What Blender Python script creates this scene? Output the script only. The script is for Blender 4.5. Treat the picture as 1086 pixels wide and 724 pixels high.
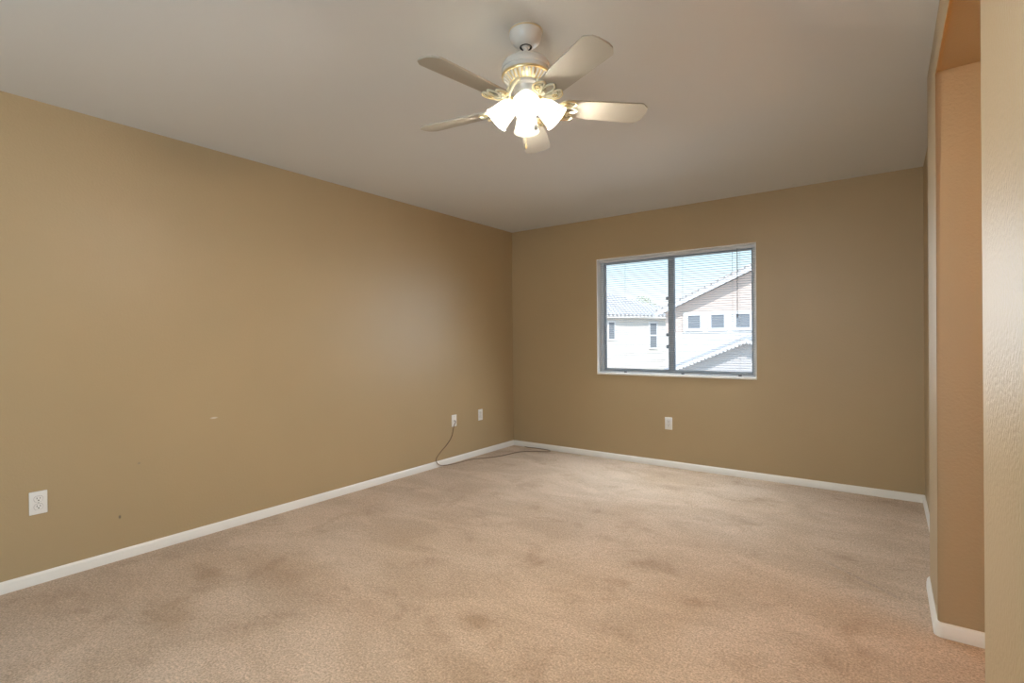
import bpy, bmesh, math, random
from mathutils import Vector, Matrix

random.seed(7)
for o in list(bpy.data.objects):
    bpy.data.objects.remove(o)
SC = bpy.context.scene
COL = SC.collection
PI = math.pi

# ------------------------------------------------------------------ camera
EYE = 1.2105
FPX = 542.7                       # focal length in pixels of the 1086 px frame
YAW, PITCH, ROLL = 0.6306, -0.0035, -0.0085
fw = Vector((-math.sin(YAW) * math.cos(PITCH), math.cos(YAW) * math.cos(PITCH), math.sin(PITCH)))
r0 = Vector((math.cos(YAW), math.sin(YAW), 0))
u0 = r0.cross(fw)
rt = math.cos(ROLL) * r0 + math.sin(ROLL) * u0
up = -math.sin(ROLL) * r0 + math.cos(ROLL) * u0
cd = bpy.data.cameras.new('camera')
cam = bpy.data.objects.new('camera', cd)
COL.objects.link(cam)
cd.sensor_width = 36
cd.lens = FPX * 36 / 1086
cd.clip_start = 0.02
cd.clip_end = 500
cam.matrix_world = Matrix(((rt.x, up.x, -fw.x, 0), (rt.y, up.y, -fw.y, 0), (rt.z, up.z, -fw.z, EYE), (0, 0, 0, 1)))
SC.camera = cam

# ------------------------------------------------------------------ view, sky, sun, daylight
SC.view_settings.view_transform = 'Standard'
SC.view_settings.look = 'None'
SC.view_settings.gamma = 1
SC.view_settings.use_curve_mapping = False
SC.view_settings.exposure = -0.02

SKY_STRENGTH = 1.45
SUN_STRENGTH = 4.8
BACK_COLOR = (0.78, 0.90, 1.0)
BACK_DAYLIGHT = 30.0        # daylight through the back window
FRONT_FILL = 54.0      # fill light added behind the camera, in an added window
HALL_LAMP = 64.0           # warm wall lamp of the side hall
BULB_STRENGTH = 1700.0       # the four bulbs of the fan

world = bpy.data.worlds.new('sky')
SC.world = world
world.use_nodes = True
nt = world.node_tree
nt.nodes.clear()
wo = nt.nodes.new('ShaderNodeOutputWorld')
bg = nt.nodes.new('ShaderNodeBackground')
tc = nt.nodes.new('ShaderNodeTexCoord')
sx = nt.nodes.new('ShaderNodeSeparateXYZ')
rp = nt.nodes.new('ShaderNodeValToRGB')
rp.color_ramp.elements[0].position = 0.0
rp.color_ramp.elements[0].color = (1.0, 1.0, 1.0, 1)
rp.color_ramp.elements[1].position = 0.5
rp.color_ramp.elements[1].color = (0.42, 0.70, 1.0, 1)
e = rp.color_ramp.elements.new(0.06)
e.color = (0.93, 0.98, 1.0, 1)
e = rp.color_ramp.elements.new(0.17)
e.color = (0.58, 0.86, 0.96, 1)
nt.links.new(tc.outputs['Generated'], sx.inputs[0])
nt.links.new(sx.outputs['Z'], rp.inputs[0])
nt.links.new(rp.outputs[0], bg.inputs['Color'])
bg.inputs['Strength'].default_value = SKY_STRENGTH
nt.links.new(bg.outputs[0], wo.inputs[0])


def lamp(name, kind, energy, color, loc, aim=None, **kw):
    d = bpy.data.lights.new(name, kind)
    d.energy = energy
    d.color = color
    for k, v in kw.items():
        setattr(d, k, v)
    o = bpy.data.objects.new(name, d)
    COL.objects.link(o)
    o.location = loc
    if aim is not None:
        o.rotation_euler = Vector(aim).to_track_quat('-Z', 'Y').to_euler()
    return o


lamp('sun', 'SUN', SUN_STRENGTH, (1, 0.95, 0.88), (0, 0, 20), (-0.35, 0.60, -0.80), angle=0.01)
FRONT_Y = -1.6
lamp('front_fill_light', 'AREA', FRONT_FILL, (0.74, 0.90, 1.0), (-0.95, FRONT_Y - 0.04, 1.30), (-1.3, 1, 0),
     shape='RECTANGLE', size=1.75, size_y=1.75)  # added area light that brightens the room from behind the camera
pl = lamp('back_window_portal', 'AREA', 1.0, (1, 1, 1), (-1.64, 4.96, 1.44), (0, -1, 0),
          shape='RECTANGLE', size=1.5, size_y=1.17)
pl.data.cycles.is_portal = True
# daylight leaving between the slats, aimed down into the room as the sky sends it
for i in range(6):
    lamp('back_window_daylight', 'AREA', BACK_DAYLIGHT / 6, BACK_COLOR, (-1.64, 4.70, 0.96 + i * 0.192), (0, -1, -0.75),
         shape='RECTANGLE', size=1.48, size_y=0.19, spread=math.radians(150))


# ------------------------------------------------------------------ materials
def new_mat(name):
    m = bpy.data.materials.new(name)
    m.use_nodes = True
    return m, m.node_tree, m.node_tree.nodes['Principled BSDF']


def simple(name, col, rough=0.5, metal=0.0, spec=0.5, bump=None, emit=None):
    m, t, b = new_mat(name)
    b.inputs['Base Color'].default_value = (*col, 1)
    b.inputs['Roughness'].default_value = rough
    b.inputs['Metallic'].default_value = metal
    b.inputs['Specular IOR Level'].default_value = spec
    if emit:
        b.inputs['Emission Color'].default_value = (*emit[0], 1)
        b.inputs['Emission Strength'].default_value = emit[1]
    if bump:
        add_bump(t, b, *bump)
    return m


def add_bump(t, b, scale, strength, dist=0.002, detail=2.0):
    c = t.nodes.new('ShaderNodeTexCoord')
    n = t.nodes.new('ShaderNodeTexNoise')
    n.inputs['Scale'].default_value = scale
    n.inputs['Detail'].default_value = detail
    bp = t.nodes.new('ShaderNodeBump')
    bp.inputs['Strength'].default_value = strength
    bp.inputs['Distance'].default_value = dist
    t.links.new(c.outputs['Object'], n.inputs['Vector'])
    t.links.new(n.outputs['Fac'], bp.inputs['Height'])
    t.links.new(bp.outputs['Normal'], b.inputs['Normal'])
    return c, n, bp


def wall_paint(name, col, marks=(), rough=0.42, bump=0.35, spec=0.5):
    """Tan orange-peel wall paint with faint unevenness and a few scuffs of their own shape."""
    m, t, b = new_mat(name)
    b.inputs['Roughness'].default_value = rough
    b.inputs['Specular IOR Level'].default_value = spec
    c, n, bp = add_bump(t, b, 95, bump, 0.0025, 3)
    n2 = t.nodes.new('ShaderNodeTexNoise')
    n2.inputs['Scale'].default_value = 1.3
    n2.inputs['Detail'].default_value = 4
    t.links.new(c.outputs['Object'], n2.inputs['Vector'])
    mr = t.nodes.new('ShaderNodeMapRange')
    mr.inputs['To Min'].default_value = 0.95
    mr.inputs['To Max'].default_value = 1.05
    t.links.new(n2.outputs['Fac'], mr.inputs['Value'])
    mx = t.nodes.new('ShaderNodeVectorMath')
    mx.operation = 'SCALE'
    mx.inputs[0].default_value = col
    t.links.new(mr.outputs[0], mx.inputs['Scale'])
    last = mx.outputs[0]
    for (p, size, mcol) in marks:
        sub = t.nodes.new('ShaderNodeVectorMath')
        sub.operation = 'SUBTRACT'
        sub.inputs[1].default_value = p
        t.links.new(c.outputs['Object'], sub.inputs[0])
        dv = t.nodes.new('ShaderNodeVectorMath')
        dv.operation = 'DIVIDE'
        dv.inputs[1].default_value = size
        t.links.new(sub.outputs[0], dv.inputs[0])
        ln = t.nodes.new('ShaderNodeVectorMath')
        ln.operation = 'LENGTH'
        t.links.new(dv.outputs[0], ln.inputs[0])
        ls = t.nodes.new('ShaderNodeMapRange')
        ls.inputs['From Min'].default_value = 1.0
        ls.inputs['From Max'].default_value = 0.3
        t.links.new(ln.outputs['Value'], ls.inputs['Value'])
        mix = t.nodes.new('ShaderNodeMixRGB')
        t.links.new(ls.outputs[0], mix.inputs[0])
        t.links.new(last, mix.inputs[1])
        mix.inputs[2].default_value = (*mcol, 1)
        last = mix.outputs[0]
    t.links.new(last, b.inputs['Base Color'])
    return m


TAN = (0.43, 0.322, 0.184)
M_WALL = wall_paint('tan_wall_paint', TAN)
M_WALL_LEFT = wall_paint('tan_wall_paint_scuffed', TAN, marks=[
    ((-3.465, 1.513, 0.728), (0.05, 0.028, 0.008), (0.62, 0.56, 0.47)),
    ((-3.465, 1.011, 0.238), (0.05, 0.008, 0.014), (0.16, 0.13, 0.10)),
    ((-3.465, 1.105, 0.52), (0.05, 0.010, 0.007), (0.30, 0.24, 0.17))])
M_WALL_RIGHT = wall_paint('tan_wall_paint_coarse', TAN, rough=0.45, bump=0.65, spec=1.0)
M_CEIL = simple('ceiling_paint', (0.67, 0.675, 0.665), 0.8, bump=(70, 0.25, 0.002))
M_TRIM = simple('white_trim_paint', (0.80, 0.77, 0.72), 0.38)
M_VINYL = simple('white_window_frame', (0.84, 0.86, 0.88), 0.4)
M_SHADEVINYL = simple('shaded_sash_frame', (0.42, 0.47, 0.54), 0.42)  # grey of the backlit sashes is shade put into the vinyl colour
M_PLATE = simple('white_outlet_plastic', (0.82, 0.80, 0.77), 0.35)
M_GAP = simple('plate_gap_grey', (0.30, 0.29, 0.28), 0.6)
M_FOB = simple('grey_fob', (0.22, 0.22, 0.22), 0.4)
M_SLOT = simple('dark_slot', (0.05, 0.045, 0.04), 0.6)
M_SCREW = simple('screw_steel', (0.55, 0.54, 0.52), 0.35, 0.9)
M_CORD = simple('brown_cord', (0.21, 0.14, 0.085), 0.5)
M_SLAT = simple('blind_slat_white', (0.60, 0.62, 0.65), 0.4)
M_CLIP = simple('dark_clip', (0.10, 0.10, 0.12), 0.5)
M_FANW = simple('fan_white_enamel', (0.74, 0.73, 0.70), 0.28)
M_BLADE = simple('fan_blade_white', (0.86, 0.87, 0.87), 0.24)
M_BLADE_EDGE = simple('fan_blade_edge', (0.42, 0.39, 0.33), 0.5)
M_BRASS = simple('polished_brass', (0.86, 0.72, 0.42), 0.3, 0.85)
M_CREAM = simple('bracket_cream', (0.80, 0.77, 0.60), 0.35)
M_HOUSING = simple('switch_housing_grey', (0.55, 0.56, 0.58), 0.3, 0.2)
M_DARK = simple('dark_gap', (0.03, 0.028, 0.025), 0.6)
M_BULB = simple('lit_bulb', (1, 1, 1), 0.5, emit=((1.0, 0.92, 0.79), BULB_STRENGTH))
M_STUCCO_W = simple('cream_stucco', (0.82, 0.785, 0.75), 0.9, bump=(6, 0.2, 0.02))
M_STUCCO_P = simple('pink_stucco', (0.74, 0.62, 0.57), 0.9, bump=(6, 0.2, 0.02))
M_STUCCO_SHADE = simple('shaded_stucco', (0.56, 0.55, 0.58), 0.9, bump=(6, 0.2, 0.02))  # shade on the wing wall, put into the stucco colour
M_FASCIA = simple('white_fascia', (0.82, 0.82, 0.84), 0.7)
M_FASCIA_G = simple('grey_fascia', (0.50, 0.53, 0.62), 0.7)
M_PANE_OUT = simple('house_window_pane', (0.24, 0.27, 0.31), 0.15, spec=0.8)
M_LEAF = simple('pale_leaves', (0.62, 0.66, 0.55), 0.8)
M_BARK = simple('bark', (0.22, 0.17, 0.12), 0.9)
M_DIRT = simple('pale_yard', (0.62, 0.56, 0.48), 0.95, bump=(2, 0.2, 0.02))


def mat_tiles():
    m, t, b = new_mat('pale_roof_tiles')
    c = t.nodes.new('ShaderNodeTexCoord')
    w = t.nodes.new('ShaderNodeTexBrick')
    w.inputs['Scale'].default_value = 1.0
    w.inputs['Brick Width'].default_value = 0.30
    w.inputs['Row Height'].default_value = 0.36
    w.inputs['Mortar Size'].default_value = 0.035
    w.offset = 0.5
    w.inputs['Color1'].default_value = (0.72, 0.69, 0.68, 1)
    w.inputs['Color2'].default_value = (0.63, 0.60, 0.60, 1)
    w.inputs['Mortar'].default_value = (0.30, 0.29, 0.31, 1)
    t.links.new(c.outputs['Object'], w.inputs['Vector'])
    t.links.new(w.outputs['Color'], b.inputs['Base Color'])
    b.inputs['Roughness'].default_value = 0.85
    return m


M_TILES = mat_tiles()


def mat_glass():
    m, t, b = new_mat('window_glass')
    t.nodes.remove(b)
    out = t.nodes['Material Output']
    tr = t.nodes.new('ShaderNodeBsdfTransparent')
    gl = t.nodes.new('ShaderNodeBsdfGlossy')
    gl.inputs['Roughness'].default_value = 0.02
    fr = t.nodes.new('ShaderNodeFresnel')
    fr.inputs['IOR'].default_value = 1.45
    mx = t.nodes.new('ShaderNodeMixShader')
    t.links.new(fr.outputs[0], mx.inputs[0])
    t.links.new(tr.outputs[0], mx.inputs[1])
    t.links.new(gl.outputs[0], mx.inputs[2])
    t.links.new(mx.outputs[0], out.inputs['Surface'])
    return m


M_GLASS = mat_glass()


def mat_shade():
    m, t, b = new_mat('frosted_white_glass')
    t.nodes.remove(b)
    out = t.nodes['Material Output']
    d = t.nodes.new('ShaderNodeBsdfDiffuse')
    d.inputs['Color'].default_value = (0.92, 0.92, 0.90, 1)
    tr = t.nodes.new('ShaderNodeBsdfTranslucent')
    tr.inputs['Color'].default_value = (0.95, 0.94, 0.91, 1)
    gl = t.nodes.new('ShaderNodeBsdfGlossy')
    gl.inputs['Roughness'].default_value = 0.15
    m1 = t.nodes.new('ShaderNodeMixShader')
    m1.inputs[0].default_value = 0.8
    m2 = t.nodes.new('ShaderNodeMixShader')
    m2.inputs[0].default_value = 0.05
    t.links.new(d.outputs[0], m1.inputs[1])
    t.links.new(tr.outputs[0], m1.inputs[2])
    t.links.new(m1.outputs[0], m2.inputs[1])
    t.links.new(gl.outputs[0], m2.inputs[2])
    t.links.new(m2.outputs[0], out.inputs['Surface'])
    return m


M_SHADE = mat_shade()


def mat_carpet():
    m, t, b = new_mat('beige_cut_pile_carpet')
    N, L = t.nodes, t.links
    c = N.new('ShaderNodeTexCoord')
    b.inputs['Roughness'].default_value = 0.95
    b.inputs['Specular IOR Level'].default_value = 0.1
    b.inputs['Sheen Weight'].default_value = 0.15

    def noise(scale, detail, rough=0.5, dist=0.0, vec=None):
        n = N.new('ShaderNodeTexNoise')
        n.inputs['Scale'].default_value = scale
        n.inputs['Detail'].default_value = detail
        n.inputs['Roughness'].default_value = rough
        n.inputs['Distortion'].default_value = dist
        L.new(vec or c.outputs['Object'], n.inputs['Vector'])
        return n

    def ramp(src, p0, p1, c0, c1):
        r = N.new('ShaderNodeValToRGB')
        r.color_ramp.elements[0].position = p0
        r.color_ramp.elements[0].color = (*c0, 1)
        r.color_ramp.elements[1].position = p1
        r.color_ramp.elements[1].color = (*c1, 1)
        L.new(src, r.inputs[0])
        return r

    def mul(a, bb):
        x = N.new('ShaderNodeMixRGB')
        x.blend_type = 'MULTIPLY'
        x.inputs[0].default_value = 1
        L.new(a, x.inputs[1])
        L.new(bb, x.inputs[2])
        return x.outputs[0]
    big = ramp(noise(0.9, 6, 0.6, 0.6).outputs['Fac'], 0.35, 0.65, (0.57, 0.425, 0.305), (0.64, 0.50, 0.385))
    mp = N.new('ShaderNodeMapping')
    mp.inputs['Rotation'].default_value = (0, 0, -0.75)
    mp.inputs['Scale'].default_value = (1.0, 1.9, 1)
    L.new(c.outputs['Object'], mp.inputs[0])
    streak = ramp(noise(1.6, 5, 0.55, 1.0, mp.outputs[0]).outputs['Fac'], 0.38, 0.62, (0.88, 0.86, 0.83), (1.05, 1.05, 1.05))
    blot = ramp(noise(3.5, 5, 0.65, 0.4).outputs['Fac'], 0.28, 0.46, (0.78, 0.73, 0.68), (1, 1, 1))
    fine = ramp(noise(115, 4, 0.75).outputs['Fac'], 0.32, 0.68, (0.56, 0.54, 0.52), (1.32, 1.32, 1.32))
    mid = ramp(noise(45, 3, 0.6).outputs['Fac'], 0.3, 0.7, (0.88, 0.88, 0.87), (1.08, 1.08, 1.08))
    col = mul(mul(mul(mul(big.outputs[0], streak.outputs[0]), blot.outputs[0]), fine.outputs[0]), mid.outputs[0])
    # old spills and the dark walked patch, each where it lies on the carpet
    for (p, size, k) in [((-2.52, 1.02, 0), (0.16, 0.10, 1), (0.80, 0.76, 0.70)),
                         ((-2.78, 1.30, 0), (0.22, 0.05, 1), (0.86, 0.83, 0.78)),
                         ((-1.35, 1.75, 0), (0.09, 0.06, 1), (0.84, 0.80, 0.75)),
                         ((-1.0, 2.45, 0), (0.05, 0.05, 1), (0.86, 0.82, 0.77)),
                         ((-2.2, 1.55, 0), (0.5, 0.16, 1), (0.92, 0.89, 0.86)),
                         ((-0.9, 1.25, 0), (0.55, 0.3, 1), (0.92, 0.90, 0.87))]:
        sub = N.new('ShaderNodeVectorMath')
        sub.operation = 'SUBTRACT'
        sub.inputs[1].default_value = p
        L.new(c.outputs['Object'], sub.inputs[0])
        wob = noise(9, 3)
        wv = N.new('ShaderNodeVectorMath')
        wv.operation = 'MULTIPLY_ADD'
        wv.inputs[1].default_value = (0.16, 0.16, 0)
        L.new(wob.outputs['Color'], wv.inputs[0])
        L.new(sub.outputs[0], wv.inputs[2])
        dv = N.new('ShaderNodeVectorMath')
        dv.operation = 'DIVIDE'
        dv.inputs[1].default_value = size
        L.new(wv.outputs[0], dv.inputs[0])
        ln = N.new('ShaderNodeVectorMath')
        ln.operation = 'LENGTH'
        L.new(dv.outputs[0], ln.inputs[0])
        ms = N.new('ShaderNodeMapRange')
        ms.inputs['From Min'].default_value = 1.3
        ms.inputs['From Max'].default_value = 0.5
        L.new(ln.outputs['Value'], ms.inputs['Value'])
        mx = N.new('ShaderNodeMixRGB')
        mx.blend_type = 'MULTIPLY'
        mx.inputs[2].default_value = (*k, 1)
        L.new(ms.outputs[0], mx.inputs[0])
        L.new(col, mx.inputs[1])
        col = mx.outputs[0]
    L.new(col, b.inputs['Base Color'])
    h1 = noise(115, 4, 0.75)
    h2 = noise(14, 4, 0.6)
    ad = N.new('ShaderNodeMath')
    ad.operation = 'ADD'
    L.new(h1.outputs['Fac'], ad.inputs[0])
    L.new(h2.outputs['Fac'], ad.inputs[1])
    # a loose ripple in the carpet in front of the projecting wall
    rm = N.new('ShaderNodeMapping')
    rm.vector_type = 'TEXTURE'
    rm.inputs['Location'].default_value = (-0.10, 3.06, 0)
    rm.inputs['Rotation'].default_value = (0, 0, math.atan2(2.84 - 3.22, 0.125 + 0.33))
    L.new(c.outputs['Object'], rm.inputs[0])
    rs = N.new('ShaderNodeSeparateXYZ')
    L.new(rm.outputs[0], rs.inputs[0])

    def fall(src, a0, a1):
        ab = N.new('ShaderNodeMath')
        ab.operation = 'ABSOLUTE'
        L.new(src, ab.inputs[0])
        r = N.new('ShaderNodeMapRange')
        r.interpolation_type = 'SMOOTHSTEP'
        r.inputs['From Min'].default_value = a1
        r.inputs['From Max'].default_value = a0
        L.new(ab.outputs[0], r.inputs['Value'])
        return r.outputs[0]
    rx = N.new('ShaderNodeMath')
    rx.operation = 'MULTIPLY'
    L.new(fall(rs.outputs['X'], 0.15, 0.33), rx.inputs[0])
    L.new(fall(rs.outputs['Y'], 0.0, 0.035), rx.inputs[1])
    rr = N.new('ShaderNodeMath')
    rr.operation = 'MULTIPLY_ADD'
    rr.inputs[1].default_value = 2.2
    L.new(rx.outputs[0], rr.inputs[0])
    L.new(ad.outputs[0], rr.inputs[2])
    ad = rr
    bp = N.new('ShaderNodeBump')
    bp.inputs['Strength'].default_value = 0.7
    bp.inputs['Distance'].default_value = 0.008
    L.new(ad.outputs[0], bp.inputs['Height'])
    L.new(bp.outputs['Normal'], b.inputs['Normal'])
    return m


M_CARPET = mat_carpet()


# ------------------------------------------------------------------ helpers
def obj(name, bm, mats, parent=None, loc=None, smooth=None, rot=None):
    bmesh.ops.recalc_face_normals(bm, faces=bm.faces[:])
    me = bpy.data.meshes.new(name)
    bm.to_mesh(me)
    bm.free()
    for m in (mats if isinstance(mats, (list, tuple)) else [mats]):
        me.materials.append(m)
    o = bpy.data.objects.new(name, me)
    COL.objects.link(o)
    if parent:
        o.parent = parent
    if loc is not None:
        o.location = loc
    if rot is not None:
        o.rotation_euler = rot
    if smooth is not None:
        me.polygons.foreach_set('use_smooth', [True] * len(me.polygons))
        me.set_sharp_from_angle(angle=math.radians(smooth))
    return o


def thing(name, label, cat, loc=(0, 0, 0), rot=(0, 0, 0), group=None):
    o = bpy.data.objects.new(name, None)
    o.empty_display_size = 0.05
    COL.objects.link(o)
    o.location = loc
    o.rotation_euler = rot
    tag(o, label, cat, group)
    return o


def tag(o, label, cat, group=None, kind=None):
    o['label'] = label
    o['category'] = cat
    if group:
        o['group'] = group
    if kind:
        o['kind'] = kind


def struct(o, label=None, cat=None):
    o['kind'] = 'structure'
    if label:
        o['label'] = label
        o['category'] = cat
    return o


def box(bm, x0, x1, y0, y1, z0, z1, bev=0, seg=2, mi=0):
    r = bmesh.ops.create_cube(bm, size=1)
    vs = r['verts']
    for v in vs:
        v.co = Vector((x0 + (v.co.x + .5) * (x1 - x0), y0 + (v.co.y + .5) * (y1 - y0), z0 + (v.co.z + .5) * (z1 - z0)))
    fs = list({f for v in vs for f in v.link_faces})
    for f in fs:
        f.material_index = mi
    if bev:
        es = list({e for v in vs for e in v.link_edges})
        bmesh.ops.bevel(bm, geom=es, offset=bev, segments=seg, affect='EDGES', profile=0.5)


def lathe(bm, prof, n=32, mat=None, mi=0, closed=False):
    """prof: list of (r, z); r = 0 gives a pole."""
    rings = []
    for (r, z) in prof:
        if r < 1e-6:
            rings.append([bm.verts.new((0, 0, z))])
        else:
            rings.append([bm.verts.new((r * math.cos(2 * PI * i / n), r * math.sin(2 * PI * i / n), z)) for i in range(n)])
    seq = list(zip(rings[:-1], rings[1:]))
    if closed:
        seq.append((rings[-1], rings[0]))
    for a, b in seq:
        for i in range(n):
            j = (i + 1) % n
            if len(a) == 1 and len(b) == 1:
                continue
            if len(a) == 1:
                f = bm.faces.new((a[0], b[i], b[j]))
            elif len(b) == 1:
                f = bm.faces.new((a[i], a[j], b[0]))
            else:
                f = bm.faces.new((a[i], a[j], b[j], b[i]))
            f.material_index = mi
    vs = [v for r in rings for v in r]
    if mat is not None:
        bmesh.ops.transform(bm, matrix=mat, verts=vs)
    return vs


def tube(bm, pts, r, n=8, mi=0, cap=True):
    pts = [Vector(p) for p in pts]
    rings = []
    prev = None
    for i, p in enumerate(pts):
        a = pts[max(i - 1, 0)]
        b = pts[min(i + 1, len(pts) - 1)]
        d = (b - a).normalized()
        if prev is None:
            ref = Vector((0, 0, 1)) if abs(d.z) < 0.9 else Vector((1, 0, 0))
            s = d.cross(ref).normalized()
        else:
            s = (prev - d * prev.dot(d)).normalized()
        prev = s
        t = d.cross(s)
        rr = r[i] if isinstance(r, (list, tuple)) else r
        rings.append([bm.verts.new(p + (s * math.cos(2 * PI * k / n) + t * math.sin(2 * PI * k / n)) * rr) for k in range(n)])
    for a, b in zip(rings[:-1], rings[1:]):
        for k in range(n):
            f = bm.faces.new((a[k], a[(k + 1) % n], b[(k + 1) % n], b[k]))
            f.material_index = mi
    if cap:
        for ring in (rings[0], rings[-1]):
            f = bm.faces.new(ring)
            f.material_index = mi


def prism(bm, poly, axis, a0, a1, mi=0):
    """Extrude polygon (2-D) along an axis. axis 'x': poly is (y, z); 'y': (x, z); 'z': (x, y)."""
    def P(p, a):
        return {'x': (a, p[0], p[1]), 'y': (p[0], a, p[1]), 'z': (p[0], p[1], a)}[axis]
    A = [bm.verts.new(P(p, a0)) for p in poly]
    B = [bm.verts.new(P(p, a1)) for p in poly]
    n = len(poly)
    fs = [bm.faces.new(A), bm.faces.new(B[::-1])]
    for i in range(n):
        fs.append(bm.faces.new((A[i], B[i], B[(i + 1) % n], A[(i + 1) % n])))
    for f in fs:
        f.material_index = mi
    return A, B


def catmull(pts, k=8):
    pts = [Vector(p) for p in pts]
    out = []
    for i in range(len(pts) - 1):
        p0 = pts[max(i - 1, 0)]
        p1, p2 = pts[i], pts[i + 1]
        p3 = pts[min(i + 2, len(pts) - 1)]
        for s in range(k):
            t = s / k
            out.append(0.5 * ((2 * p1) + (p2 - p0) * t + (2 * p0 - 5 * p1 + 4 * p2 - p3) * t * t + (3 * p1 - p0 - 3 * p2 + p3) * t ** 3))
    out.append(pts[-1])
    return out


# ------------------------------------------------------------------ the room shell
XL, YB, XR, H = -3.465, 4.762, 0.226, 2.44
XS = 0.166                      # face of the projecting right-hand wall
WX0, WX1, WZ0, WZ1 = -2.393, -0.889, 0.859, 2.025      # back window opening
YS0, YS1 = 2.68, 3.16           # the projecting stub
YP0, YP1 = 1.035, 1.46         # the pier beside the camera
HEAD = 2.274                    # underside of the header
HX = 1.75                       # far side of the side hall

bm = bmesh.new()
box(bm, XL - 0.3, HX + 0.3, FRONT_Y - 0.15, YB + 0.16, -0.15, 0)
struct(obj('floor', bm, M_CARPET))
bm = bmesh.new()
box(bm, XL - 0.3, HX + 0.3, FRONT_Y - 0.15, YB + 0.16, H, H + 0.15)
struct(obj('ceiling', bm, M_CEIL))

bm = bmesh.new()
box(bm, XL - 0.15, XL, FRONT_Y - 0.15, YB + 0.16, 0, H)
struct(obj('wall_left', bm, M_WALL_LEFT))

bm = bmesh.new()
box(bm, XL, WX0, YB, YB + 0.16, 0, H)
box(bm, WX1, HX + 0.3, YB, YB + 0.16, 0, H)
box(bm, WX0, WX1, YB, YB + 0.16, 0, WZ0)
box(bm, WX0, WX1, YB, YB + 0.16, WZ1, H)
struct(obj('wall_back', bm, M_WALL))

bm = bmesh.new()
FWX0, FWX1, FWZ0, FWZ1 = -1.85, -0.05, 0.40, 2.20
box(bm, XL, FWX0, FRONT_Y - 0.15, FRONT_Y, 0, H)
box(bm, FWX1, HX, FRONT_Y - 0.15, FRONT_Y, 0, H)
box(bm, FWX0, FWX1, FRONT_Y - 0.15, FRONT_Y, 0, FWZ0)
box(bm, FWX0, FWX1, FRONT_Y - 0.15, FRONT_Y, FWZ1, H)
struct(obj('wall_front', bm, M_WALL))

# projecting right wall: pier, header and stub as one skin with bullnose corners
bm = bmesh.new()
poly = [(YP0, 0), (YP1, 0), (YP1, HEAD), (YS0, HEAD), (YS0, 0), (YS1, 0), (YS1, H), (YP0, H)]
A, B = prism(bm, poly, 'x', XS, XS + 0.16)
bm.edges.ensure_lookup_table()


def edge(a, b):
    for e in a.link_edges:
        if e.other_vert(a) is b:
            return e


es = [edge(A[1], A[2]), edge(A[2], A[3]), edge(A[3], A[4]), edge(A[5], A[6]), edge(A[7], A[0])]
bmesh.ops.bevel(bm, geom=es, offset=0.016, segments=5, affect='EDGES', profile=0.5)
box(bm, XR, XR + 0.12, YS1, YB, 0, H)                # recessed stretch up to the back corner
box(bm, XS + 0.16, HX, YS0, YS1, 0, H)               # hall side of the stub
box(bm, XS + 0.16, HX, YP0 + 0.1, YP1, 0, H)         # hall side of the pier
box(bm, HX, HX + 0.12, FRONT_Y, YB, 0, H)
box(bm, XS, XS + 0.16, FRONT_Y, 0.10, 0, H)          # beyond the entry, behind the camera
box(bm, XS, XS + 0.16, 0.10, YP0, 2.06, H)
w = obj('wall_right', bm, M_WALL_RIGHT, smooth=40)
struct(w)
bm = bmesh.new()
box(bm, XS + 0.16, HX, YP1, YS0, HEAD, H)
struct(obj('ceiling_hall', bm, M_WALL))

# ---- baseboards: stepped profile (depth, height)
BB = [(0, 0), (0.013, 0), (0.013, 0.030), (0.011, 0.034), (0.011, 0.043), (0.007, 0.050), (0.003, 0.057), (0, 0.057)]
bm = bmesh.new()
prism(bm, [(XL + d, z) for d, z in BB], 'y', FRONT_Y, YB)
struct(obj('baseboard_left', bm, M_TRIM, smooth=30))
bm = bmesh.new()
prism(bm, [(YB - d, z) for d, z in BB], 'x', XL + 0.013, XR)
struct(obj('baseboard_back', bm, M_TRIM, smooth=30))
bm = bmesh.new()
prism(bm, [(XR - d, z) for d, z in BB], 'y', YS1, YB - 0.013)
struct(obj('baseboard_right', bm, M_TRIM, smooth=30))
# the stub's board wraps the bullnose corner into the hall
bm = bmesh.new()
path = [((XS, YS1), (-1, 0)), ((XS, YS0 + 0.016), (-1, 0))]
for i in range(1, 6):
    a = PI + i / 5 * PI / 2
    path.append(((XS + 0.016 + 0.016 * math.cos(a), YS0 + 0.016 + 0.016 * math.sin(a)), (math.cos(a), math.sin(a))))
path.append(((HX, YS0), (0, -1)))
rings = [[bm.verts.new((p[0] + nn[0] * d, p[1] + nn[1] * d, z)) for d, z in BB] for p, nn in path]
for a, b in zip(rings[:-1], rings[1:]):
    for i in range(len(BB)):
        j = (i + 1) % len(BB)
        bm.faces.new((a[i], a[j], b[j], b[i]))
bm.faces.new(rings[0])
bm.faces.new(rings[-1][::-1])
struct(obj('baseboard_hall', bm, M_TRIM, smooth=30))

# ------------------------------------------------------------------ back window
win = thing('window_1', 'white sliding window with two panes in the back wall', 'window', (0, 0, 0))
win['kind'] = 'structure'
YF0, YF1 = YB + 0.085, YB + 0.135
bm = bmesh.new()
t = 0.028
box(bm, WX0, WX0 + t, YF0, YF1, WZ0, WZ1, 0.003)
box(bm, WX1 - 0.044, WX1, YF0, YF1, WZ0, WZ1, 0.003)
box(bm, WX0 + t, WX1 - t, YF0, YF1, WZ0, WZ0 + t, 0.003)
box(bm, WX0 + t, WX1 - t, YF0, YF1, WZ1 - t, WZ1, 0.003)
obj('window_frame', bm, M_VINYL, win)
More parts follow.
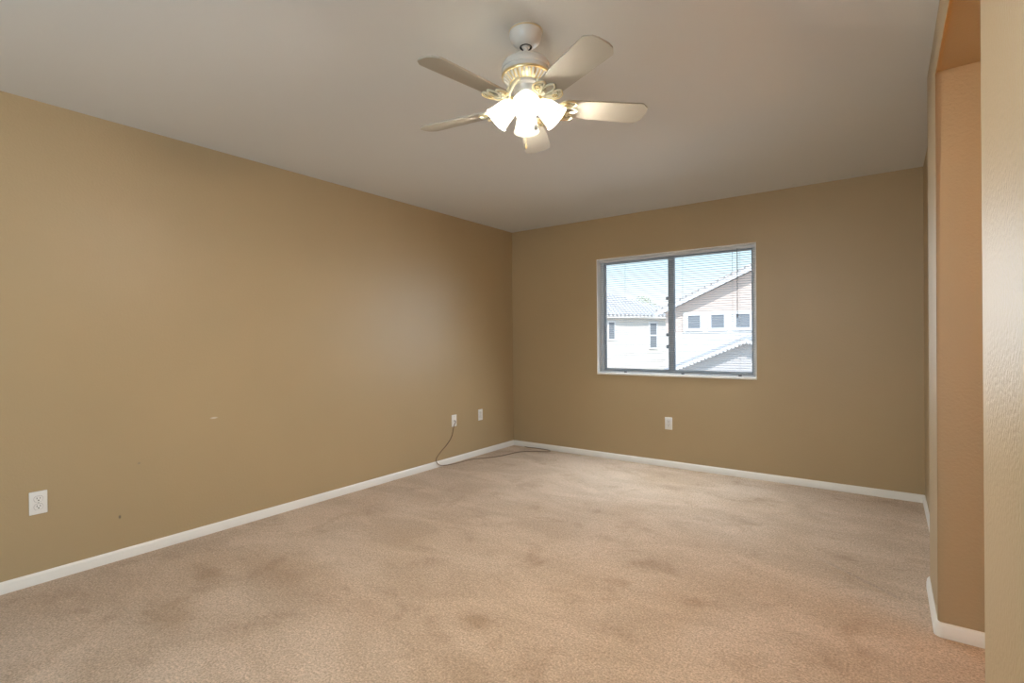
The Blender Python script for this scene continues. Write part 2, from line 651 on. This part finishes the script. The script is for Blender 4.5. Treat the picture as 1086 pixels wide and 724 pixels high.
# two sashes, each a frame with its pane
XM = -1.652
for nm, x0, x1, y0, dm in (('window_sash', WX0 + t, XM + 0.026, YF0 + 0.026, M_SHADEVINYL), ('window_sash', XM - 0.030, WX1 - 0.044, YF0 + 0.002, M_SHADEVINYL)):
    bm = bmesh.new()
    sw = 0.022
    st = 0.050
    xa = x0 + (sw if x0 < -2 else st)
    xb = x1 - (st if x0 < -2 else sw * 0.5)
    z0, z1 = WZ0 + t, WZ1 - t
    box(bm, x0, xa, y0, y0 + 0.02, z0, z1, 0.002)
    box(bm, xb, x1, y0, y0 + 0.02, z0, z1, 0.002)
    box(bm, xa, xb, y0, y0 + 0.02, z0, z0 + sw, 0.002)
    box(bm, xa, xb, y0, y0 + 0.02, z1 - sw, z1, 0.002)
    s = obj(nm, bm, dm, win)
    bm = bmesh.new()
    box(bm, xa - 0.004, xb + 0.004, y0 + 0.008, y0 + 0.012, z0 + sw - 0.004, z1 - sw + 0.004)
    obj('window_pane', bm, M_GLASS, s)
for z in (1.595, 1.245, 1.13):
    bm = bmesh.new()
    box(bm, XM - 0.052, XM - 0.030, YF0 - 0.004, YF0 + 0.020, z - 0.016, z + 0.016, 0.004)
    obj('sash_latch', bm, M_SHADEVINYL, win)
# white returns lining the opening, and the sill
bm = bmesh.new()
box(bm, WX0, WX0 + 0.009, YB - 0.004, YF0, WZ0, WZ1, 0.002)
box(bm, WX1 - 0.009, WX1, YB - 0.004, YF0, WZ0, WZ1, 0.002)
box(bm, WX0 + 0.009, WX1 - 0.009, YB - 0.004, YF0, WZ1 - 0.008, WZ1, 0.002)
obj('window_return', bm, simple('bright_window_return', (0.88, 0.87, 0.85), 0.45), win)
bm = bmesh.new()
box(bm, WX0 - 0.0, WX1 + 0.0, YB - 0.008, YF0, WZ0 - 0.010, WZ0 + 0.010, 0.004)
obj('window_sill', bm, M_TRIM, win)

# venetian blind hanging in the opening
bl = thing('venetian_blind', 'lowered white mini blind with open slats hanging in the window', 'blind', (0, 0, 0))
BX0, BX1, BY = WX0 + 0.014, WX1 - 0.014, YB + 0.046
bm = bmesh.new()
box(bm, BX0, BX1, BY - 0.013, BY + 0.013, WZ1 - 0.036, WZ1 - 0.0085, 0.003)
obj('headrail', bm, M_SLAT, bl)
bm = bmesh.new()
NS = 53
zt, zb = WZ1 - 0.050, WZ0 + 0.042
for i in range(NS):
    z = zb + (zt - zb) * i / (NS - 1)
    prof = [(-0.0125, -0.0010), (-0.006, 0.0006), (0, 0.0011), (0.006, 0.0006), (0.0125, -0.0010)]
    lo = [(BY + y, z + q) for y, q in prof]
    hi = [(BY + y, z + q + 0.0009) for y, q in prof]
    prism(bm, lo + hi[::-1], 'x', BX0 + 0.003, BX1 - 0.003)
obj('slats', bm, M_SLAT, bl)
bm = bmesh.new()
box(bm, BX0 + 0.002, BX1 - 0.002, BY - 0.012, BY + 0.012, WZ0 + 0.0105, WZ0 + 0.024, 0.003)
obj('bottom_rail', bm, M_SLAT, bl)
for x in (-2.10, -1.53, -1.03):
    bm = bmesh.new()
    box(bm, x - 0.014, x + 0.014, BY - 0.015, BY - 0.011, WZ0 + 0.013, WZ0 + 0.026, 0.001)
    obj('cord_clip', bm, M_CLIP, bl)
    bm = bmesh.new()
    for s in (-0.0135, 0.0135):
        tube(bm, [(x, BY + s, WZ1 - 0.037), (x, BY + s, WZ0 + 0.023)], 0.0007, 5)
    obj('ladder_cord', bm, M_SLAT, bl)
bm = bmesh.new()
tube(bm, [(-1.045, BY - 0.022, WZ1 - 0.03), (-1.047, BY - 0.022, 1.42)], 0.0035, 6)
wand = obj('tilt_wand', bm, simple('wand_grey', (0.33, 0.34, 0.36), 0.3), bl)
bm = bmesh.new()
lathe(bm, [(0, 1.385), (0.005, 1.387), (0.006, 1.405), (0.004, 1.422), (0, 1.423)], 10, Matrix.Translation((-1.047, BY - 0.022, 0)))
obj('wand_tip', bm, simple('wand_tip_grey', (0.18, 0.18, 0.2), 0.4), wand)
bm = bmesh.new()
tube(bm, [(-1.085, BY - 0.020, WZ1 - 0.03), (-1.087, BY - 0.020, 1.33)], 0.0018, 5)
obj('lift_cord', bm, simple('cord_grey', (0.5, 0.5, 0.52), 0.6), bl)

# unseen window added behind the camera to carry the fill light
w2 = thing('fill_window', 'added wide window in the front wall behind the viewer, for fill light', 'window')
w2['kind'] = 'structure'
bm = bmesh.new()
y0, y1 = FRONT_Y - 0.10, FRONT_Y - 0.05
box(bm, FWX0, FWX0 + 0.05, y0, y1, FWZ0, FWZ1, 0.004)
box(bm, FWX1 - 0.05, FWX1, y0, y1, FWZ0, FWZ1, 0.004)
box(bm, FWX0 + .05, FWX1 - .05, y0, y1, FWZ0, FWZ0 + .05, 0.004)
box(bm, FWX0 + .05, FWX1 - .05, y0, y1, FWZ1 - .05, FWZ1, 0.004)
obj('window_frame', bm, M_VINYL, w2)


# ------------------------------------------------------------------ outlets
def plate_bm():
    bm = bmesh.new()
    box(bm, -0.035, 0.035, -0.006, 0, -0.0575, 0.0575, 0.0025, 2)
    return bm


def face_z(bm, cz):
    """One rounded receptacle face with its slots (plate lies in XZ, faces -Y)."""
    n = 24
    pts = []
    for i in range(n):
        a = 2 * PI * i / n
        x = 0.0172 * math.cos(a)
        z = max(-0.0142, min(0.0142, 0.0172 * math.sin(a)))
        pts.append((x, cz + z))
    prism(bm, pts, 'y', -0.0085, -0.0055)
    prism(bm, [(x * 1.07, cz + (z - cz) * 1.08) for x, z in pts], 'y', -0.0064, -0.0055, 1)


def outlet(label, loc, rz, kind='duplex', group=None):
    t = thing('wall_outlet' if kind == 'duplex' else 'cable_plate', label, 'outlet' if kind == 'duplex' else 'cable plate', loc, (0, 0, rz), group)
    obj('cover_plate', plate_bm(), M_PLATE, t, smooth=30)
    if kind == 'duplex':
        for cz in (0.0195, -0.0195):
            bm = bmesh.new()
            face_z(bm, cz)
            r = obj('receptacle', bm, [M_PLATE, M_GAP], t)
            bm = bmesh.new()
            box(bm, -0.0075, -0.0053, -0.0090, -0.0080, cz - 0.0005, cz + 0.0085)
            box(bm, 0.0053, 0.0075, -0.0090, -0.0080, cz + 0.0005, cz + 0.0080)
            lathe(bm, [(0, -0.0005), (0.0030, -0.0005), (0.0030, 0.0005), (0, 0.0005)], 12,
                  Matrix.Translation((0, -0.0085, cz - 0.0065)) @ Matrix.Rotation(PI / 2, 4, 'X'))
            obj('slots', bm, M_SLOT, r)
        zs = (0,)
    else:
        bm = bmesh.new()
        lathe(bm, [(0.0075, 0), (0.0075, 0.003), (0.0048, 0.003), (0.0048, 0.011), (0, 0.011)], 12,
              Matrix.Translation((0, -0.0058, 0)) @ Matrix.Rotation(PI / 2, 4, 'X'))
        obj('cable_jack', bm, M_SCREW, t)
        zs = (0.042, -0.042)
    for z in zs:
        bm = bmesh.new()
        lathe(bm, [(0.0032, 0), (0.0030, 0.0009), (0, 0.0012)], 12, Matrix.Translation((0, -0.0060, z)) @ Matrix.Rotation(PI / 2, 4, 'X'))
        obj('screw', bm, M_SCREW, t)
    return t


outlet('white duplex outlet low on the left wall, nearest the viewer', (XL, 0.671, 0.408), PI / 2, group='white wall plates')
outlet('white cable plate on the left wall with a brown cable dropping from it', (XL, 3.757, 0.413), PI / 2, 'cable', group='white wall plates')
outlet('white duplex outlet on the left wall closest to the room corner', (XL, 4.165, 0.421), PI / 2, group='white wall plates')
outlet('white duplex outlet on the back wall below the window', (-1.655, YB, 0.409), 0, group='white wall plates')

# cord from the cable plate to the carpet
cpts = [(XL + 0.017, 3.757, 0.413), (XL + 0.022, 3.757, 0.400), (XL + 0.012, 3.752, 0.372), (XL + 0.006, 3.746, 0.345), (XL + 0.006, 3.715, 0.259), (XL + 0.006, 3.641, 0.188),
        (XL + 0.007, 3.561, 0.138), (XL + 0.012, 3.50, 0.090), (XL + 0.019, 3.49, 0.058), (XL + 0.020, 3.53, 0.020), (XL + 0.030, 3.60, 0.006),
        (XL + 0.06, 3.72, 0.005), (-3.386, 3.926, 0.005), (-3.31, 4.06, 0.005), (-3.238, 4.202, 0.005), (-3.215, 4.33, 0.005), (-3.19, 4.465, 0.005),
        (-3.10, 4.575, 0.005), (-3.00, 4.62, 0.005), (-2.93, 4.665, 0.005), (-2.945, 4.715, 0.005), (-3.02, 4.735, 0.005), (-3.13, 4.738, 0.005), (-3.22, 4.725, 0.005), (-3.29, 4.735, 0.005)]
bm = bmesh.new()
tube(bm, catmull(cpts, 6), 0.0034, 8)
c = obj('loose_cable', bm, M_CORD, smooth=60)
tag(c, 'thin brown cable running down the wall and looping on the carpet corner', 'cable')


# ------------------------------------------------------------------ ceiling fan
FX, FY = -1.153, 1.690
fan = thing('ceiling_fan', 'white five-blade ceiling fan with four lit glass shades', 'ceiling fan', (FX, FY, H))
# local z is measured down from the ceiling
bm = bmesh.new()
lathe(bm, [(0, 0), (0.064, 0), (0.066, -0.006), (0.066, -0.012), (0.064, -0.026), (0.057, -0.042), (0.045, -0.056), (0.030, -0.064), (0.025, -0.065), (0.0225, -0.062), (0.021, -0.045), (0, -0.045)], 40)
can = obj('canopy', bm, M_FANW, fan, smooth=40)
bm = bmesh.new()
lathe(bm, [(0.0655, -0.004), (0.0672, -0.006), (0.0672, -0.009), (0.0655, -0.011)], 40, closed=True)
obj('canopy_ring', bm, M_BRASS, can, smooth=40)
bm = bmesh.new()
lathe(bm, [(0.0228, -0.0605), (0.0250, -0.0662), (0.0215, -0.0665), (0.018, -0.062)], 24, closed=True)
obj('canopy_collar', bm, M_DARK, can, smooth=40)
bm = bmesh.new()
lathe(bm, [(0, -0.044), (0.019, -0.047), (0.020, -0.058), (0.015, -0.068), (0.0095, -0.070), (0.0095, -0.108), (0.017, -0.109), (0.019, -0.116), (0, -0.116)], 24)
obj('downrod', bm, M_FANW, fan, smooth=40)
bm = bmesh.new()
lathe(bm, [(0, -0.104), (0.030, -0.105), (0.050, -0.109), (0.070, -0.117), (0.086, -0.128), (0.096, -0.142), (0.099, -0.152), (0.099, -0.160), (0.095, -0.163),
           (0.097, -0.166), (0.097, -0.178), (0.088, -0.182), (0, -0.182)], 48)
mh = obj('motor_housing', bm, M_FANW, fan, smooth=35)
bm = bmesh.new()
lathe(bm, [(0.090, -0.179), (0.0975, -0.1785), (0.0985, -0.183), (0.0965, -0.1875), (0.088, -0.1885)], 48, closed=True)
obj('brass_band', bm, M_BRASS, mh, smooth=40)
# fluted vent cone under the band: brass cone with white ribs
bm = bmesh.new()
lathe(bm, [(0, -0.180), (0.090, -0.186), (0.082, -0.196), (0.064, -0.210), (0.056, -0.214), (0, -0.214)], 48, mi=0)
for i in range(30):
    a = 2 * PI * i / 30
    d = Vector((math.cos(a), math.sin(a), 0))
    tube(bm, [d * 0.089 + Vector((0, 0, -0.187)), d * 0.083 + Vector((0, 0, -0.197)), d * 0.066 + Vector((0, 0, -0.211))], [0.0055, 0.005, 0.0035], 6, mi=1)
obj('fluted_vent', bm, [M_BRASS, M_FANW], mh, smooth=40)
bm = bmesh.new()
lathe(bm, [(0, -0.212), (0.060, -0.212), (0.062, -0.216), (0.062, -0.224), (0.050, -0.228), (0.047, -0.234), (0.047, -0.272), (0.050, -0.275), (0.050, -0.284),
           (0.044, -0.292), (0.026, -0.300), (0.010, -0.304), (0, -0.305)], 40)
sh = obj('switch_housing', bm, M_HOUSING, fan, smooth=35)

# blades
ANG = [-98.5, -26.5, 45.5, 117.5, -170.5]
BLZ = -0.298


def blade_bm():
    bm = bmesh.new()
    # outline seen from above, x along the blade, clipped tip corners
    R0, R1 = 0.150, 0.500
    half = [(R0, 0.044), (R0 + 0.012, 0.049), (0.30, 0.0555), (0.464, 0.0615), (0.472, 0.060), (0.494, 0.040), (R1, 0.020)]
    pts = [(x, -y) for x, y in half] + [(x, y) for x, y in half[::-1]]
    A, B = prism(bm, pts, 'z', -0.003, 0.003)
    for f in bm.faces:
        if abs(f.normal.z) < 0.5:
            f.material_index = 1
    return bm


def bracket_bm():
    """Butterfly-shaped pierced bracket: rim loops and arm in cream."""
    bm = bmesh.new()
    z = -0.0075
    # arm from motor to blade root
    pts = [(0.052, 0, 0.082), (0.070, 0, 0.078), (0.088, 0, 0.048), (0.104, 0, 0.012), (0.122, 0, -0.003), (0.150, 0, z)]
    tube(bm, catmull(pts, 4), 0.0075, 8)
    # spread plate: three petals
    for s in (-1, 1):
        wing = [(0.118, 0.004 * s), (0.128, 0.030 * s), (0.142, 0.047 * s), (0.160, 0.054 * s), (0.182, 0.050 * s), (0.196, 0.040 * s), (0.190, 0.028 * s),
                (0.170, 0.022 * s), (0.150, 0.012 * s)]
        tube(bm, catmull([(x, y, z) for x, y in wing + wing[:1]], 4), 0.0042, 6)
        inner = [(0.132, 0.020 * s), (0.146, 0.034 * s), (0.164, 0.041 * s), (0.176, 0.036 * s), (0.168, 0.029 * s), (0.156, 0.029 * s)]
        tube(bm, catmull([(x, y, z) for x, y in inner], 4), 0.0036, 6)
    tip = [(0.140, 0.010), (0.165, 0.016), (0.190, 0.014), (0.208, 0), (0.190, -0.014), (0.165, -0.016), (0.140, -0.010), (0.140, 0.010)]
    tube(bm, catmull([(x, y, z) for x, y in tip], 4), 0.0042, 6)
    # thin web the scrolls are cast on
    for s in (-1, 1):
        web = [(0.122, 0.006 * s), (0.132, 0.028 * s), (0.146, 0.043 * s), (0.162, 0.049 * s), (0.180, 0.046 * s), (0.186, 0.034 * s), (0.168, 0.026 * s), (0.150, 0.014 * s)]
        prism(bm, web, 'z', -0.0055, -0.0035)
    return bm


def scroll_bm():
    bm = bmesh.new()
    z = -0.012
    for s in (-1, 1):
        sp = []
        for i in range(22):
            a = i / 21 * 1.6 * 2 * PI
            r = 0.012 * (1 - i / 26)
            sp.append((0.156 + r * math.cos(a), (0.036 + r * math.sin(a)) * s, z))
        tube(bm, sp, 0.0020, 6)
        edge_ = [(0.116, 0.010 * s, z), (0.126, 0.034 * s, z), (0.142, 0.051 * s, z), (0.162, 0.0585 * s, z), (0.186, 0.054 * s, z), (0.200, 0.042 * s, z)]
        tube(bm, catmull(edge_, 4), 0.0020, 6)
    return bm


blade0 = brk0 = scr0 = None
for k, a in enumerate(ANG):
    rot = (-math.radians(12), 0, math.radians(a))
    m = Matrix.Rotation(math.radians(a), 4, 'Z') @ Matrix.Rotation(-math.radians(12), 4, 'X')
    if k == 0:
        bl0 = blade_bm()
        blade0 = obj('blade', bl0, [M_BLADE, M_BLADE_EDGE], fan)
        brk0 = obj('blade_bracket', bracket_bm(), M_CREAM, blade0, smooth=60)
        scr0 = obj('bracket_scroll', scroll_bm(), M_BRASS, blade0, smooth=60)
        b = blade0
    else:
        b = blade0.copy()
        COL.objects.link(b)
        b.parent = fan
        for src in (brk0, scr0):
            q = src.copy()
            COL.objects.link(q)
            q.parent = b
    b.location = (0, 0, BLZ)
    b.rotation_euler = m.to_euler()

# light kit: four bell shades, each with its holder and bulb
SHA = [-56, 34, 124, -146]
TILT = math.radians(46)


def shade_bm():
    bm = bmesh.new()
    out = [(0.021, 0.0), (0.024, 0.004), (0.031, 0.016), (0.038, 0.034), (0.0425, 0.056), (0.0465, 0.076), (0.0515, 0.092), (0.0545, 0.098)]
    inn = [(0.0525, 0.0985), (0.0490, 0.092), (0.0440, 0.076), (0.0400, 0.056), (0.0355, 0.034), (0.0285, 0.016), (0.021, 0.006), (0.019, 0.001)]
    lathe(bm, out + inn, 36, closed=True)
    return bm


def holder_bm():
    bm = bmesh.new()
    lathe(bm, [(0, -0.030), (0.012, -0.030), (0.013, -0.016), (0.024, -0.010), (0.0265, -0.002), (0.0265, 0.006), (0.0245, 0.006), (0.0185, 0.0), (0, 0.0)], 24)
    return bm


def bulb_bm():
    bm = bmesh.new()
    lathe(bm, [(0, 0.002), (0.012, 0.003), (0.013, 0.020), (0.020, 0.036), (0.0255, 0.052), (0.0250, 0.064), (0.018, 0.076), (0.009, 0.081), (0, 0.082)], 24)
    return bm


s0 = None
for k, a in enumerate(SHA):
    ar = math.radians(a)
    d = Vector((math.cos(ar), math.sin(ar), 0))
    axis = (d * math.sin(TILT) + Vector((0, 0, -math.cos(TILT)))).normalized()
    q = axis.to_track_quat('Z', 'Y')
    neck = d * 0.050 + Vector((0, 0, -0.284))
    if k == 0:
        s0 = obj('lamp_shade', shade_bm(), M_SHADE, fan, smooth=50)
        h0 = obj('shade_holder', holder_bm(), M_BRASS, s0, smooth=40)
        b0 = obj('bulb', bulb_bm(), M_BULB, s0, smooth=60)
        s = s0
    else:
        s = s0.copy()
        COL.objects.link(s)
        s.parent = fan
        for src in (h0, b0):
            c = src.copy()
            COL.objects.link(c)
            c.parent = s
    s.location = neck
    s.rotation_euler = q.to_euler()

# pull chains with fobs
for (x, y, z1, m, r) in ((-0.027, 0.036, -0.436, M_BRASS, 0.0045), (0.030, 0.022, -0.377, M_FOB, 0.0085)):
    bm = bmesh.new()
    n = int((-(z1) - 0.285) / 0.0042)
    for i in range(n):
        bmesh.ops.create_icosphere(bm, subdivisions=1, radius=0.0017, matrix=Matrix.Translation((x, y, -0.285 - i * 0.0042)))
    ch = obj('pull_chain', bm, M_BRASS if r < 0.006 else M_HOUSING, fan, smooth=80)
    bm = bmesh.new()
    lathe(bm, [(0, z1 + 0.006), (r * 0.5, z1 + 0.004), (r, z1 - 0.006), (r * 0.9, z1 - 0.014), (0, z1 - 0.018)], 14, Matrix.Translation((x, y, 0)))
    obj('chain_fob', bm, m, ch, smooth=50)

# warm wall lamp of the side hall, out of sight behind the pier
hl = thing('wall_lamp', 'round glass lamp on the far wall of the side hall', 'wall lamp', (HX, 1.95, 1.75))
bm = bmesh.new()
lathe(bm, [(0, 0), (0.07, 0), (0.07, 0.012), (0.05, 0.02), (0.03, 0.05), (0, 0.05)], 28, Matrix.Rotation(-PI / 2, 4, 'Y'))
obj('lamp_base', bm, M_BRASS, hl, smooth=40)
bm = bmesh.new()
bmesh.ops.create_uvsphere(bm, u_segments=28, v_segments=16, radius=0.095, matrix=Matrix.Translation((-0.135, 0, 0)))
obj('lamp_globe', bm, simple('warm_lit_globe', (1, 1, 1), 0.5, emit=((1.0, 0.46, 0.07), HALL_LAMP)), hl, smooth=60)

# ------------------------------------------------------------------ outside
bm = bmesh.new()
box(bm, -120, 120, -60, 160, -3.4, -3.0)
struct(obj('ground', bm, M_DIRT))


def house_window(bm_t, x0, x1, z0, z1, y, tw, mat_trim, parent):
    bm = bmesh.new()
    box(bm, x0 - tw, x1 + tw, y - 0.05, y + 0.02, z1, z1 + tw)
    box(bm, x0 - tw, x1 + tw, y - 0.05, y + 0.02, z0 - tw, z0)
    box(bm, x0 - tw, x0, y - 0.05, y + 0.02, z0, z1)
    box(bm, x1, x1 + tw, y - 0.05, y + 0.02, z0, z1)
    f = obj('window_trim', bm, mat_trim, parent)
    bm = bmesh.new()
    box(bm, x0, x1, y - 0.015, y + 0.01, z0, z1)
    obj('pane', bm, M_PANE_OUT, f)
    return f


def rake(bm, pts, y0, y1, th, mi=0):
    """Sloped roof slab following pts (x, z), th thick downwards."""
    prism(bm, pts + [(x, z - th) for x, z in pts[::-1]], 'y', y0, y1, mi)


# house with the tall gable and three small windows
hr = thing('house', 'pale pink house with a long white gable rake and three small square windows', 'house', (0, 0, 0))
YR = 26.0
XE, ZE, XP = -9.55, 2.64, -1.2
ZP = ZE + 0.436 * (XP - XE)
bm = bmesh.new()
prism(bm, [(-9.15, 1.50), (6.75, 1.50), (6.75, 2.55), (XP, ZP - 0.30), (-9.15, 2.55)], 'y', YR, YR + 9)
obj('upper_wall', bm, M_STUCCO_P, hr)
bm = bmesh.new()
box(bm, -9.17, 6.77, YR - 0.04, YR + 9, -3.0, 1.50)
obj('lower_wall', bm, M_STUCCO_W, hr)
bm = bmesh.new()
rake(bm, [(XE, ZE), (XP, ZP), (2 * XP - XE, ZE)], YR - 0.5, YR + 9.4, 0.10)
obj('roof', bm, M_TILES, hr)
bm = bmesh.new()
rake(bm, [(XE, ZE - 0.10), (XP, ZP - 0.10), (2 * XP - XE, ZE - 0.10)], YR - 0.48, YR - 0.38, 0.22)
obj('rake_board', bm, M_FASCIA, hr)
bm = bmesh.new()
box(bm, -8.25, -4.6, YR - 0.07, YR - 0.041, 1.46, 2.52)
obj('window_band', bm, M_STUCCO_W, hr)
for x0, x1 in ((-7.98, -7.39), (-6.86, -6.27), (-5.73, -5.13)):
    house_window(None, x0, x1, 1.70, 2.33, YR - 0.075, 0.14, M_FASCIA, hr)
# lower gabled wing in front of it
YG = 22.0
GX, GZ = -4.40, 1.29
sl = 0.424
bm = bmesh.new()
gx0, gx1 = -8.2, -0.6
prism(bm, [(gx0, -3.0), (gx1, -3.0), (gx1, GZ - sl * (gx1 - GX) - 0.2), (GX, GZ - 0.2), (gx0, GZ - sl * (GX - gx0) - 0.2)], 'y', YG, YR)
obj('wing_wall', bm, M_STUCCO_SHADE, hr)
bm = bmesh.new()
pts = [(gx0 - 0.6, GZ - sl * (GX - gx0 + 0.6)), (GX, GZ), (gx1 + 0.6, GZ - sl * (gx1 + 0.6 - GX))]
rake(bm, pts, YG - 0.42, YR, 0.10)
obj('wing_roof', bm, M_FASCIA_G, hr)
bm = bmesh.new()
rake(bm, [(x, z - 0.10) for x, z in pts], YG - 0.40, YG - 0.30, 0.13)
# tile ends showing as scallops along the rake
n = 30
for s in (-1, 1):
    for i in range(n):
        f = (i + 0.5) / n
        xe = pts[0][0] if s < 0 else pts[2][0]
        ze = pts[0][1]
        x = GX + (xe - GX) * f
        z = GZ + (ze - GZ) * f - 0.225
        lathe(bm, [(0, -0.06), (0.065, -0.06), (0.065, 0.04), (0, 0.04)], 10, Matrix.Translation((x, YG - 0.36, z)) @ Matrix.Rotation(PI / 2, 4, 'X'))
obj('wing_rake_board', bm, M_FASCIA, hr)

# hip-roofed house further left
U = Vector((2.6, 4.7, 0)).normalized()
hl2 = thing('house', 'white house with a pale tiled hip roof seen through the left window pane', 'house', (-14.6, 30, 0), (0, 0, math.atan2(U.y, U.x)))
# local x runs along the facade, local y away from the viewer
bm = bmesh.new()
box(bm, -8, 7.35, 0, 9.0, -3.0, 2.62)
obj('wall', bm, M_STUCCO_W, hl2)
bm = bmesh.new()
e0, e1, ev0, ev1, ez = -8.4, 7.75, -0.35, 9.4, 2.72
hv = (ev1 - ev0) / 2
rz_ = ez + 0.42 * hv
vs = [bm.verts.new(p) for p in ((e0, ev0, ez), (e1, ev0, ez), (e1, ev1, ez), (e0, ev1, ez), (e0 + hv, ev0 + hv, rz_), (e1 - hv, ev0 + hv, rz_))]
for f in ((0, 1, 5, 4), (1, 2, 5), (2, 3, 4, 5), (3, 0, 4), (3, 2, 1, 0)):
    bm.faces.new([vs[i] for i in f])
obj('hip_roof', bm, M_TILES, hl2)
bm = bmesh.new()
box(bm, e0, e1, ev0 - 0.03, ev0 + 0.02, ez - 0.16, ez - 0.01)
n = 52
for i in range(n):
    x = e0 + (i + 0.5) * (e1 - e0) / n
    lathe(bm, [(0, -0.03), (0.07, -0.03), (0.07, 0.05), (0, 0.05)], 8, Matrix.Translation((x, ev0 - 0.02, ez + 0.02)) @ Matrix.Rotation(PI / 2, 4, 'X'), mi=1)
obj('eave_tiles', bm, [M_STUCCO_W, simple('eave_tile_grey', (0.38, 0.37, 0.38), 0.8)], hl2)
house_window(None, 0.36, 0.80, 1.20, 2.28, -0.02, 0.10, M_FASCIA, hl2)
f = house_window(None, 3.70, 4.26, 0.60, 2.24, -0.02, 0.10, M_FASCIA, hl2)
bm = bmesh.new()
box(bm, 3.70, 4.26, -0.05, -0.01, 1.38, 1.46)
obj('sash_rail', bm, M_FASCIA, f)

# small tree whose top shows over the hip roof
tr = thing('tree', 'pale tree top showing between the two roofs outside', 'tree', (-19.9, 50, -2.55))
bm = bmesh.new()
tube(bm, [(0, 0, 0), (0.1, 0, 2.5), (0.05, 0.1, 5.5)], [0.22, 0.16, 0.07], 8)
obj('trunk', bm, M_BARK, tr, smooth=60)
bm = bmesh.new()
for i in range(1500):
    while True:
        p = Vector((random.uniform(-1, 1), random.uniform(-1, 1), random.uniform(-1, 1)))
        if p.length < 1:
            break
    c = Vector((p.x * 1.5, p.y * 1.5, 6.0 + p.z * 2.1))
    q = Vector((random.uniform(-1, 1), random.uniform(-1, 1), random.uniform(-1, 1))).to_track_quat('Z', 'Y').to_matrix()
    bm.faces.new([bm.verts.new(c + q @ Vector(v)) for v in ((-0.12, 0, 0), (0, -0.06, 0.02), (0.12, 0, 0), (0, 0.06, 0.02))])
obj('crown', bm, M_LEAF, tr)
